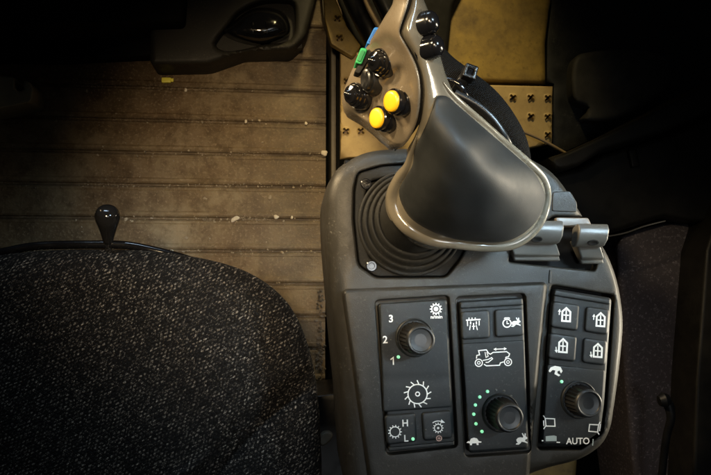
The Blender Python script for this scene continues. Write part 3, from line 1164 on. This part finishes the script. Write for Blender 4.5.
# ------------------------------------------------------------------ keypad three (right)
Z3 = .0035
k3 = patch('keypad', fillet([(554, 288.5), (611.5, 298), (604, 403), (600.4, 431), (579.5, 446), (541, 445.5)], 4), flat(Z3), M['module'], con, step=6, er=2.2, ed=.002, skirt=((.012, 0),))
tag(k3, 'right keypad with four window symbol buttons, one dial and the word AUTO')
ZC = Z3 + .0028
push([(552.8, 300.8), (579.6, 305), (577.6, 331), (550.6, 327)], k3, 'upper left push button marked with a window symbol', ZC)
push([(586.4, 306), (609.8, 309.6), (607.8, 335), (584.4, 331.4)], k3, 'upper right push button marked with a window symbol', ZC)
push([(550, 332.6), (577.2, 336.4), (575.2, 362), (547.8, 358.4)], k3, 'lower left push button marked with a window symbol', ZC)
push([(583.8, 337.4), (607.4, 340.6), (605.4, 365.6), (582, 362.4)], k3, 'lower right push button marked with a window symbol', ZC)
patch('upper_lip', fillet([(554.8, 289.6), (610.6, 299.2), (610.2, 304.6), (553.6, 295.6)], 2), flat(Z3 + .0022), M['module'], k3, step=4, er=1.6, ed=.0015, skirt=((.003, 0),))
patch('face_plate', fillet([(547.4, 364), (605, 370), (602.6, 403), (599.2, 430), (579, 444.6), (542.6, 444)], 3), flat(Z3 + .0012), M['module'], k3, step=5, er=1.6, ed=.001, skirt=((.002, 0),))
z3 = Z3 + .0016
z3b = ZC + .0003


def win_icon(cx, cy, up):
    bm = bmesh.new()
    ribbon(bm, [(cx - 4, cy + 6.2), (cx - 3.6, cy - 3.2), (cx + .4, cy - 6.6), (cx + 4.4, cy - 2.6), (cx + 4, cy + 6.8)], 1.8, z3b, True)
    ribbon(bm, [(cx + .3, cy - 4.6), (cx, cy + 5.4)], 1.3, z3b)
    ribbon(bm, [(cx - 2.6, cy + .3), (cx + 3, cy + .7)], 1.3, z3b)
    y0 = cy - 5 if up else cy + 6.5
    s = 1 if up else -1
    ribbon(bm, [(cx - 6.4, y0 + s * .8), (cx - 6.8, y0 + s * 5.2)], 1.0, z3b)
    blob(bm, [(cx - 8.2, y0 + s * 2), (cx - 6.2, y0 - s * .8), (cx - 5, y0 + s * 2.2)], z3b)
    if not up:
        pass
    finish(bm, 'window_icon', M['white'], k3)


win_icon(566, 314.6, True)
win_icon(600.4, 319.6, True)
win_icon(562.8, 345.6, False)
win_icon(597.6, 350.4, False)
bm = bmesh.new()
blob(bm, [(548.6, 371), (550.6, 367.4), (555, 365.8), (560.6, 367), (562.6, 371), (561, 373.4), (559.4, 370.4), (557.4, 371.6), (557.6, 373.4), (560.4, 375), (558.8, 376.4), (554.4, 374), (555.4, 370.4), (552.6, 370), (550, 372.4)], z3)
finish(bm, 'hand_icon', M['white'], k3)
led(561.7, 381.6, z3, k3, 1.6)
bm = bmesh.new()
ribbon(bm, [(545.2, 418.4), (554.6, 418.8), (555, 426.2), (546, 426)], 1.1, z3, True)
ribbon(bm, [(543.2, 415.4), (545.2, 418.2)], 1, z3)
ribbon(bm, [(543.6, 429), (545.6, 426.2)], 1, z3)
ribbon(bm, [(543.6, 420.5), (543.9, 426)], 1, z3)
finish(bm, 'header_icon', M['white'], k3)
bm = bmesh.new()
ribbon(bm, [(589.6, 424.4), (598.6, 424.8), (597.6, 432), (588.8, 431.2)], 1.1, z3, True)
ribbon(bm, [(598.8, 424.4), (600.2, 421.8)], 1, z3)
ribbon(bm, [(597.8, 432.4), (599.2, 434.6)], 1, z3)
ribbon(bm, [(600.4, 424), (599.6, 431)], 1, z3)
finish(bm, 'header_icon', M['white'], k3)
bm = bmesh.new()
blob(bm, [(545.6, 436.2), (554, 435.4), (556.6, 436.2), (556.6, 441), (545.8, 441.2)], z3)
finish(bm, 'grey_block_icon', M['panelgrey'], k3)
bm = bmesh.new()
ribbon(bm, [(541.8, 440.6), (543.4, 440.6)], 1.1, z3)
ribbon(bm, [(556.6, 442.2), (560, 442.4)], 1.1, z3)
finish(bm, 'dash_icon', M['white'], k3)
text('AUTO', 578, 441.3, 6.4, z3, k3, -1, sx=.98, bold=.16)
bm = bmesh.new()
ribbon(bm, [(593.2, 439), (592.6, 445.6)], .9, z3)
finish(bm, 'line_icon', M['panelgrey'], k3)

# ------------------------------------------------------------------ dials
def dial(x, y, z, h, label, r0=19.0, r1=12.6):
    o = W(x, y, z)
    d = bpy.data.objects.new('rotary_dial', None)
    COL.objects.link(d)
    d.parent = con
    d.location = o - con.location
    d.empty_display_size = .01
    d['label'] = label
    k = MM
    lathe([(r0 * k, -.001), (r0 * k, .0018), (r0 * .95 * k, .0026), (r0 * .90 * k, .0020), (r0 * .9 * k, .001)], o, (0, 0, 1), M['module'], 'collar', d, 48)
    prof = [(r0 * .84 * k, .0005, .6), (r0 * .82 * k, .004, 1), (r1 * 1.16 * k, h - .004, 1), (r1 * 1.10 * k, h - .0018, .5)]
    lathe(prof, o, (0, 0, 1), M['black'], 'grip_ring', d, 96, flute=24, fdep=.10, smooth=30)
    cap = [(r1 * 1.10 * k, h - .0035), (r1 * 1.10 * k, h - .0022), (r1 * 1.06 * k, h - .0010), (r1 * 1.0 * k, h - .0002), (r1 * .95 * k, h), (r1 * .88 * k, h - .0002), (r1 * .82 * k, h - .0012), (r1 * .4 * k, h - .0019), (.0002, h - .002)]
    lathe(cap, o, (0, 0, 1), M['cap'], 'cap', d, 48, smooth=50)
    return d


dial(414.5, 337.5, Z1 + .0012, .024, 'dial beside the numbers 1, 2 and 3')
dial(500.5, 412.5, Z1 + .0012, .0215, 'dial inside the arc of green lights')
dial(578.5, 399.5, Z3 + .0012, .0185, 'dial above the word AUTO')

# ------------------------------------------------------------------ paddles
def paddle(x0, x1, yb, label, tilt=0.0):
    """rocker paddle: rounded finger bar on top, stepped foot under it; profile across y, width along x"""
    a = W(x0, yb, .016)
    b = W(x1, yb, .016)
    e = bpy.data.objects.new('paddle_switch', None)
    COL.objects.link(e)
    e.parent = con
    e['label'] = label
    e.location = Vector(((a.x + b.x) / 2, a.y, 0)) - con.location
    e.empty_display_size = .01

    def ext(prof, xa, xb, shear, name, mat, n=1):
        bm = bmesh.new()
        A = [bm.verts.new((xa + shear * (a.y - y), y, z)) for y, z in prof]
        B = [bm.verts.new((xb + shear * (a.y - y), y, z)) for y, z in prof]
        m = len(prof)
        for i in range(m):
            bm.faces.new((A[i], A[(i + 1) % m], B[(i + 1) % m], B[i]))
        bm.faces.new(A[::-1])
        bm.faces.new(B)
        return bobj(name, bm, mat, e, 40, .0012)
    y = a.y
    bar = [(y + .009, .012), (y + .0085, .017), (y + .004, .0195), (y - .003, .0185), (y - .0075, .014), (y - .0085, .0085), (y - .006, .006), (y + .006, .006)]
    ext(bar, a.x, b.x, -.12, 'finger_bar', M['paddle'])
    foot = [(y - .003, .008), (y - .010, .0065), (y - .0165, .0045), (y - .0175, .001), (y - .0205, .0005), (y - .021, -.004), (y - .003, -.004)]
    ext(foot, a.x + .001, b.x - .004, .45, 'foot', M['paddle'])
    c = Vector((a.x * .48 + b.x * .52, a.y - .0053, .0166))
    lathe([(.0026, -.002), (.0026, .0003), (.0021, .0005), (.0016, .0002), (.0004, .0)], c, (0, -.71, .71), M['dark'], 'dimple', e, 24, sx=1.7, xdir=(1, 0, 0))
    return e


paddle(508, 562, 232, 'left paddle, half hidden under the palm rest rim')
paddle(577, 607, 235.5, 'right paddle, overhanging the console edge')

# ------------------------------------------------------------------ joystick
joy = thing('joystick', 'large grey joystick with black palm rest, coloured buttons and ribbed rubber gaiter', 'joystick', W(411, 222, 0))
# gaiter: folded rubber cone
bm = bmesh.new()
rows = []
c0 = W(411, 223, 0)
c1 = W(424, 204, .05)
gp = [(54.5, -.006), (54.5, .0012), (53.5, .0026), (51.6, .0026), (50.6, .0012), (50, .0014), (49.4, .0052), (48, .0066), (46.2, .0066), (45.2, .0052), (44.6, .0056), (44, .0096), (42.6, .0112), (41.0, .0112), (40, .0098), (39.4, .0102), (38.6, .0145), (37, .016), (35.5, .0158),
      (34.8, .0152), (34.2, .020), (32.5, .030), (30, .040), (27, .048), (24, .054), (21, .060)]
SEG = 72
for r, z in gp:
    f = max(0, z) / .05
    c = c0.lerp(c1, min(f, 1.2))
    rows.append([bm.verts.new((c.x + r * MM * math.cos(2 * PI * k / SEG), c.y + r * MM * math.sin(2 * PI * k / SEG), z)) for k in range(SEG)])
for a, b in zip(rows, rows[1:]):
    for k in range(SEG):
        bm.faces.new((a[k], a[(k + 1) % SEG], b[(k + 1) % SEG], b[k]))
bobj('gaiter', bm, M['gaiter'], joy, 70)

body_ctrl = [(411, -20, .158), (405, 20, .152), (402, 33, .150), (413, 55, .145), (421, 85, .137), (420, 115, .122), (411, 143, .100), (407, 155, .088),
             (425, -20, .150), (430, 12, .140), (437, 45, .132), (445, 75, .122), (456, 95, .108), (424, 50, .142),
             (436, 110, .125), (440, 140, .122), (452, 170, .115), (470, 200, .100), (485, 228, .076), (520, 195, .090), (505, 165, .102), (482, 135, .110), (428, 180, .100), (415, 208, .072), (450, 222, .080), (535, 190, .075), (460, 120, .118),
             (386, 202, .046), (390, 180, .058), (400, 235, .042), (437, 249, .040), (480, 250, .042), (528, 240, .046), (551, 200, .054), (538, 170, .070), (505, 140, .082), (475, 112, .092)]
fb = tps(body_ctrl, 1e-4)
shell_o = dens([(413, -24), (412, 0), (403.4, 26), (402.2, 33.5), (407, 43), (415, 56), (421, 72), (423.5, 88), (423, 104), (421, 120), (415, 136), (408, 148.5), (407.5, 156), (404, 164), (396, 173), (388, 188), (386, 202), (389, 217), (398, 231), (412, 242),
                (426, 248.5), (438, 249.5), (456, 247.5), (478, 250), (503, 251.5), (522, 246), (538, 232), (548, 214), (551, 196), (549, 184), (541, 172.5), (521, 154), (491, 127.5), (466, 104.5), (454, 93), (447, 78), (442, 62), (437, 42), (432, 20), (424, 0), (417, -24)], 3.2, True)
patch('shell', shell_o, lambda x, y: fb(x, y), M['shell'], joy, step=2.6, er=7, ed=.006, skirt=((.006, .5), (.014, 5), (.02, 14)), smooth=70, relax=10, soft=True)
pad_o = dens([(436.5, 97.5), (441, 95.5), (449, 97.5), (462, 109), (488, 131.5), (515, 155), (533, 171), (540, 182), (545, 195), (542.5, 209), (534.5, 223.5), (521, 235), (505, 241.5), (485, 242.5), (455, 239), (430, 230), (411.5, 218), (402, 203), (399.5, 190),
              (405, 178), (412, 167), (414.5, 157), (415.5, 148), (421, 137), (427, 124), (432.5, 109)], 3.2, True)
patch('palm_rest', pad_o, lambda x, y: fb(x, y) + .0034, M['rubber'], joy, step=3.4, er=4.5, ed=.0022, skirt=((.005, 0),), smooth=80, relax=4)
rim_path = [(443, 82, .5), (449, 91, 2.4), (461, 103.5, 3.4), (481, 121, 3.6), (505, 142.5, 3.8), (527, 161.5, 4.0), (542, 177, 4.2), (547.2, 194, 4.4), (544, 212, 4.8), (535.5, 228, 5.2), (521, 240, 5.6), (503, 245.8, 5.8), (480, 246, 5.8), (456, 243.3, 6.0),
            (432, 239.5, 7.2), (410, 228.5, 8.2), (397, 213, 8.2), (393.5, 196, 7.4), (398.5, 181, 6.2), (407, 167.5, 4.6), (411, 155, 3.2), (414, 145, 1.8), (417, 136, .5)]
rp, rrad = [], []
for x, y, rw in rim_path:
    zc = float(fb(np.array([x]), np.array([y]))[0])
    rm = rw * MM * (CP.z - zc) / CP.z
    rp.append(W(x, y, zc - rm * .55))
    rrad.append(rm)
tube(rp, rrad, M['shell'], 'palm_trim', joy, 24, .002, smooth=80)
# dark groove round the palm rest and the seam between the two shell halves are open gaps onto an inner core
core_o = dens([(402, -20), (395, 30), (402, 60), (408, 100), (404, 130), (407, 139), (414, 132), (426, 110), (430, 80), (422, 30), (420, -20)], 5, True)
face_ctrl = [(409, -20, .156), (409, 0, .154), (400, 30, .148), (410, 55, .142), (418, 85, .133), (417, 112, .119), (407, 140, .100), (402, 146, .094),
             (397, -20, .150), (388, 15, .138), (383, 35, .130), (370, 42, .110), (352, 66, .092), (343, 92, .078), (350, 108, .074), (362, 118, .075), (384, 138, .083),
             (398, 60, .132), (380, 62, .112), (360, 92, .090), (385, 95, .107), (400, 100, .117), (380, 118, .092), (395, 130, .096), (372, 78, .102)]
ff0 = tps(face_ctrl, 3e-3)


def seg_d(x, y, a, b):
    ax_, ay = a
    bx, by = b
    t = np.clip(((x - ax_) * (bx - ax_) + (y - ay) * (by - ay)) / ((bx - ax_) ** 2 + (by - ay) ** 2), 0, 1)
    return np.hypot(x - ax_ - t * (bx - ax_), y - ay - t * (by - ay))


def ff(x, y):
    x = np.asarray(x, float)
    y = np.asarray(y, float)
    g = seg_d(x, y, (399, 72), (364, 112))
    z = ff0(x, y) - .0062 * np.exp(-(g / 5.2) ** 4)
    # lower inner field, bounded by a crease that runs from the left edge round to the seam
    R = dens([(366, 40), (384, 31), (396, 40), (406, 56), (411.5, 76), (412.5, 98), (409, 118), (399, 136), (380, 150)], 2.5, True, False)
    loop = np.concatenate([R, [(330, 150), (330, 40)]])
    P = np.stack([x.ravel(), y.ravel()], 1)
    d = np.full(len(P), 1e9)
    for a, b in zip(R, R[1:]):
        d = np.minimum(d, seg_d(P[:, 0], P[:, 1], a, b))
    k = np.clip(np.where(inside(P, loop), d, 0) / 5.0, 0, 1).reshape(x.shape)
    k = k * np.clip((np.hypot(x - 373, y - 35) - 3) / 11, 0, 1)
    return z + .0012 - .0034 * k * k * (3 - 2 * k)


lc = tps([(x, y, z - .010) for x, y, z in face_ctrl], 2e-4)
patch('inner_core', core_o, lambda x, y: np.minimum(fb(x, y), ff0(x, y)) - .007, M['dark'], joy, step=5, er=2, ed=.003, skirt=((.02, 2), (.05, 8)), smooth=70)
face_o = dens([(409.5, -24), (409, 0), (401, 26), (399.9, 33.5), (404.5, 42), (412.6, 57), (418.3, 72), (420.4, 88), (420, 104), (417.5, 120), (412, 134), (406, 143), (398, 146), (386, 139.5), (374, 129), (362, 119.5), (350, 112), (344, 105), (343, 94), (347, 82),
               (353, 68), (362, 54), (372, 38), (384, 18), (394, 0), (397, -24)], 3.0, True)
patch('face', face_o, ff, M['face'], joy, step=2.2, er=2.6, ed=.003, skirt=((.006, 0), (.018, 2.5), (.034, 7)), smooth=70, relax=5, soft=True)

NF = Vector((-.84, -.12, .53)).normalized()
MF = .00056


def fpos(x, y, dz=-.001):
    return W(x, y, float(ff(np.array([x]), np.array([y]))[0]) + dz)


def cone_button(x, y):
    o = fpos(x, y, -.002)
    r = 16 * MF
    b = lathe([(r * 1.0, -.003), (r * 1.0, .0022), (r * .93, .0032), (r * .86, .0030), (r * .84, .0046), (r * .8, .0056), (r * .70, .0056), (r * .66, .0076), (r * .6, .0086), (r * .34, .0096), (r * .26, .0110), (r * .12, .0122), (r * .02, .0124)], o, NF, M['gloss'], 'cone_button', joy, 40,
              smooth=35)
    return b


tag(cone_button(384.5, 62), 'upper black button with a pointed centre')
tag(cone_button(360, 95), 'lower left black button with a pointed centre')
o = fpos(373.5, 80, -.002)
ud = Vector((.35, .9, 0))
rk = lathe([(.0086, -.003), (.0086, .003), (.0078, .0042), (.0066, .0042), (.0062, .0065), (.005, .0072), (.001, .0066)], o, NF, M['black'], 'oval_button', joy, 36, sx=.74, xdir=(NF.cross(ud)))
for (x, y, lab) in ((402.5, 102, 'upper yellow button in a black collar'), (387.5, 118.6, 'lower yellow button in a black collar')):
    o = fpos(x, y, -.002)
    r = 14.8 * MF
    bt = lathe([(r, -.003), (r, .0026), (r * .95, .0036), (r * .85, .0036), (r * .83, .0052), (r * .9, .0056), (r * .9, .0074), (r * .82, .0082), (r * .78, .0082)], o, NF, M['gloss'], 'round_button', joy, 40, smooth=35)
    tag(bt, lab)
    lathe([(r * .75, .006), (r * .75, .0090), (r * .70, .0098), (r * .5, .0102), (.0003, .0104)], o, NF, M['yellowbtn'], 'yellow_cap', bt, 36, smooth=50)
# blue and green side keys
side = patch('key_strip', fillet([(384, 25), (388.5, 28), (359.5, 74), (354, 72)], 2), lambda x, y: .096 + .0006 * (x - 353) * .9, M['dark'], joy, step=3, er=1, ed=.001, skirt=((.012, 0),))
patch('blue_key', fillet([(374.5, 27), (381.5, 28), (372.6, 45.5), (366, 43.8)], 2.2), lambda x, y: .106 + .0004 * (x - 365), M['blue'], side, step=2, er=1.8, ed=.0014, skirt=((.01, 0),))
patch('key_face', fillet([(374.4, 29.5), (379, 30.2), (372, 42.8), (368, 41.8)], 1.6), lambda x, y: .1068 + .0004 * (x - 365), M['bluedark'], side, step=2, er=.8, ed=.0006, skirt=((.003, 0),))
patch('key_face', fillet([(361.2, 50), (365.4, 51), (360.6, 62), (356.8, 60.8)], 1.6), lambda x, y: .1008 + .0004 * (x - 354), M['greendark'], side, step=2, er=.8, ed=.0006, skirt=((.003, 0),))
patch('green_key', fillet([(361, 47.5), (367.8, 49), (361.5, 65), (354.8, 63)], 2.2), lambda x, y: .100 + .0004 * (x - 354), M['green'], side, step=2, er=1.8, ed=.0014, skirt=((.01, 0),))
# thumb buttons on the right flank
NR = Vector((.84, .10, .50)).normalized()
for (x, y, lab) in ((419.5, 25.5, 'upper black thumb button'), (424.5, 49, 'lower black thumb button')):
    z = float(fb(np.array([x]), np.array([y]))[0])
    o = W(x, y, z - .004)
    r = 12.2 * MF
    tb = lathe([(r, -.004), (r, .0045), (r * .97, .0056), (r * .88, .0058)], o, NR, M['gloss'], 'thumb_button', joy, 36, smooth=35)
    tag(tb, lab)
    lathe([(r * .92, .005), (r * .95, .0066), (r * .86, .0086), (r * .6, .0103), (r * .3, .0111), (.0003, .0113)], o, NR, M['gloss'], 'domed_cap', tb, 36, smooth=50)

# ------------------------------------------------------------------ hose and cables
t = thing('wiring_loom', 'thick black braided cable sleeve curving behind the joystick with a cable tie', 'cable', W(490, 100, -.05))
zl = -.05
tube([W(416, 34, zl - .04), W(438, 64, zl - .01), W(460, 82, zl), W(484, 101, zl), (W(502, 124, zl)), W(514, 150, zl - .01), W(519, 190, zl - .03)], .0128, M['braid'], 'sleeve', t, 28, .003)
tie = patch('cable_tie', fillet([(462.5, 71), (471.5, 76), (461, 95), (451.5, 90)], 2), lambda x, y: zl + .021 - .0011 * np.maximum(0, y - 80), M['black'], t, step=3, er=1.5, ed=.0012, skirt=((.01, 0),))
patch('tie_head', fillet([(466.5, 62.5), (479, 67), (475, 80), (462, 75.5)], 2), flat(zl + .030), M['black'], tie, step=3, er=1.4, ed=.0014, skirt=((.012, 0),),
      holes=[fillet([(468.6, 66), (475.4, 68.5), (472.6, 76), (466, 73.4)], 1)], hskirt=.004, her=.8, hed=.0006)
patch('tie_tongue', fillet([(468.2, 65.6), (475.8, 68.3), (473, 76.4), (465.6, 73.8)], 1), flat(zl + .0275), M['gloss'], tie, step=3, er=.6, ed=.0004, skirt=((.006, 0),))
o = tube([W(436, 84, 0), W(447, 79.5, .004), W(459, 84, .006), W(466, 95, .004), W(468, 108, -.01)], .0019, M['gloss'], 'thin_cable', None, 12)
tag(o, 'thin glossy black wire looping under the cable tie', 'cable', 'loose cables behind the joystick')
o = tube([W(455, 93, .02), W(476, 104, .022), W(494, 120, .022), W(508, 142, .018), W(514, 160, .0)], .0026, M['black'], 'thin_cable', None, 14)
tag(o, 'glossy black tube pressed along the right side of the palm rest', 'cable', 'loose cables behind the joystick')
o = tube([W(338, -40, -.38), W(356, 2, -.38), W(375, 40, -.38), W(400, 90, -.39)], .0155, M['black'], 'thick_cable', None, 20)
tag(o, 'thick black hose slanting behind the joystick head at the top', 'cable', 'loose cables behind the joystick')
o = tube([W(354, -40, -.35), W(366, 0, -.35), W(379, 26, -.35), W(398, 60, -.36)], .0042, M['tan'], 'thin_cable', None, 14)
tag(o, 'thin tan cable slanting beside the thick black hose', 'cable', 'loose cables behind the joystick')
o = tube([W(366, -40, -.34), W(382, -2, -.34), W(402, 40, -.35)], .0125, M['black'], 'thick_cable', None, 18)
tag(o, 'medium black hose nearest the joystick head at the top', 'cable', 'loose cables behind the joystick')
o = patch('black_mount', fillet([(331, -30), (412, -30), (470, -30), (452, 8), (446, 70), (420, 60), (380, 54), (363, 50), (353, 36), (337, 2)], 5), flat(-.428), M['dark'], None, step=8, er=4, ed=.006, skirt=((.05, 0),))
tag(o, 'black mounting block under the hoses behind the joystick head', 'mount')

# ------------------------------------------------------------------ light
w = bpy.data.worlds.new('World')
SC.world = w
w.use_nodes = True
bg = w.node_tree.nodes['Background']
bg.inputs[0].default_value = (.6, .7, .8, 1)
bg.inputs[1].default_value = .008


def aim(o, at):
    o.rotation_euler = (Vector(at) - o.location).to_track_quat('-Z', 'Y').to_euler()


def area(name, loc, at, size, power, col, sy=None, spread=180):
    d = bpy.data.lights.new(name, 'AREA')
    d.energy = power
    d.color = col
    d.size = size
    d.spread = math.radians(spread)
    if sy:
        d.shape = 'RECTANGLE'
        d.size_y = sy
    o = bpy.data.objects.new(name, d)
    COL.objects.link(o)
    o.location = loc
    aim(o, at)
    return o


def spot(name, loc, at, power, col, ang, blend, rad):
    d = bpy.data.lights.new(name, 'SPOT')
    d.energy = power
    d.color = col
    d.spot_size = math.radians(ang)
    d.spot_blend = blend
    d.shadow_soft_size = rad
    o = bpy.data.objects.new(name, d)
    COL.objects.link(o)
    o.location = loc
    aim(o, at)
    return o


spot('floor_pool_spot', (-.14, .06, .95), W(285, 212, -.5), 52, (1.0, .73, .41), 26, 1.0, .05)  # added soft-edged spot: a warm pool on the floor that fades outward
spot('plate_fill_spot', (.10, .84, .04), W(415, 90, -.44), 23, (1.0, .77, .36), 42, 1.0, .05)  # spot added to brighten the yellow plates, no such lamp in the cab
spot('joystick_fill_spot', (-.42, .30, .62), W(392, 80, .1), 20, (1.0, .79, .48), 20, 1.0, .03)  # narrow unseen spot put in only to warm the joystick head
spot('keypad_fill_spot', (.16, -.10, .95), W(510, 368, 0), 9.5, (.95, .98, .98), 41, 1.0, .12)  # overhead fill spot, added to light the keypads and their print
area('windscreen_light', (-.10, .85, .22), (.02, .06, .0), .70, .30, (.62, .82, 1.0), .08, 36)
area('side_sky_light', (.46, .22, .64), (.135, .055, .08), .20, .32, (.62, .84, 1.0), .20, 20)
area('right_window_light', (.70, .06, .04), (.12, .0, .010), .06, .55, (1.0, .88, .66), .45, 40)
area('console_edge_fill', (.50, -.10, .014), (.20, -.10, .0), .025, .30, (1.0, .90, .70), .22, 50)  # invented low strip that draws bright lines along the right console edges
area('left_bounce_fill', (-.45, .38, .06), (.0, .08, .01), .10, .55, (1.0, .74, .42), .25, 40)  # no window: added low fill imitating warm floor bounce on the console

SC.view_settings.view_transform = 'Standard'
SC.view_settings.look = 'None'
SC.view_settings.exposure = 0
SC.view_settings.gamma = 1
SC.render.resolution_x = 1024
SC.render.resolution_y = 684
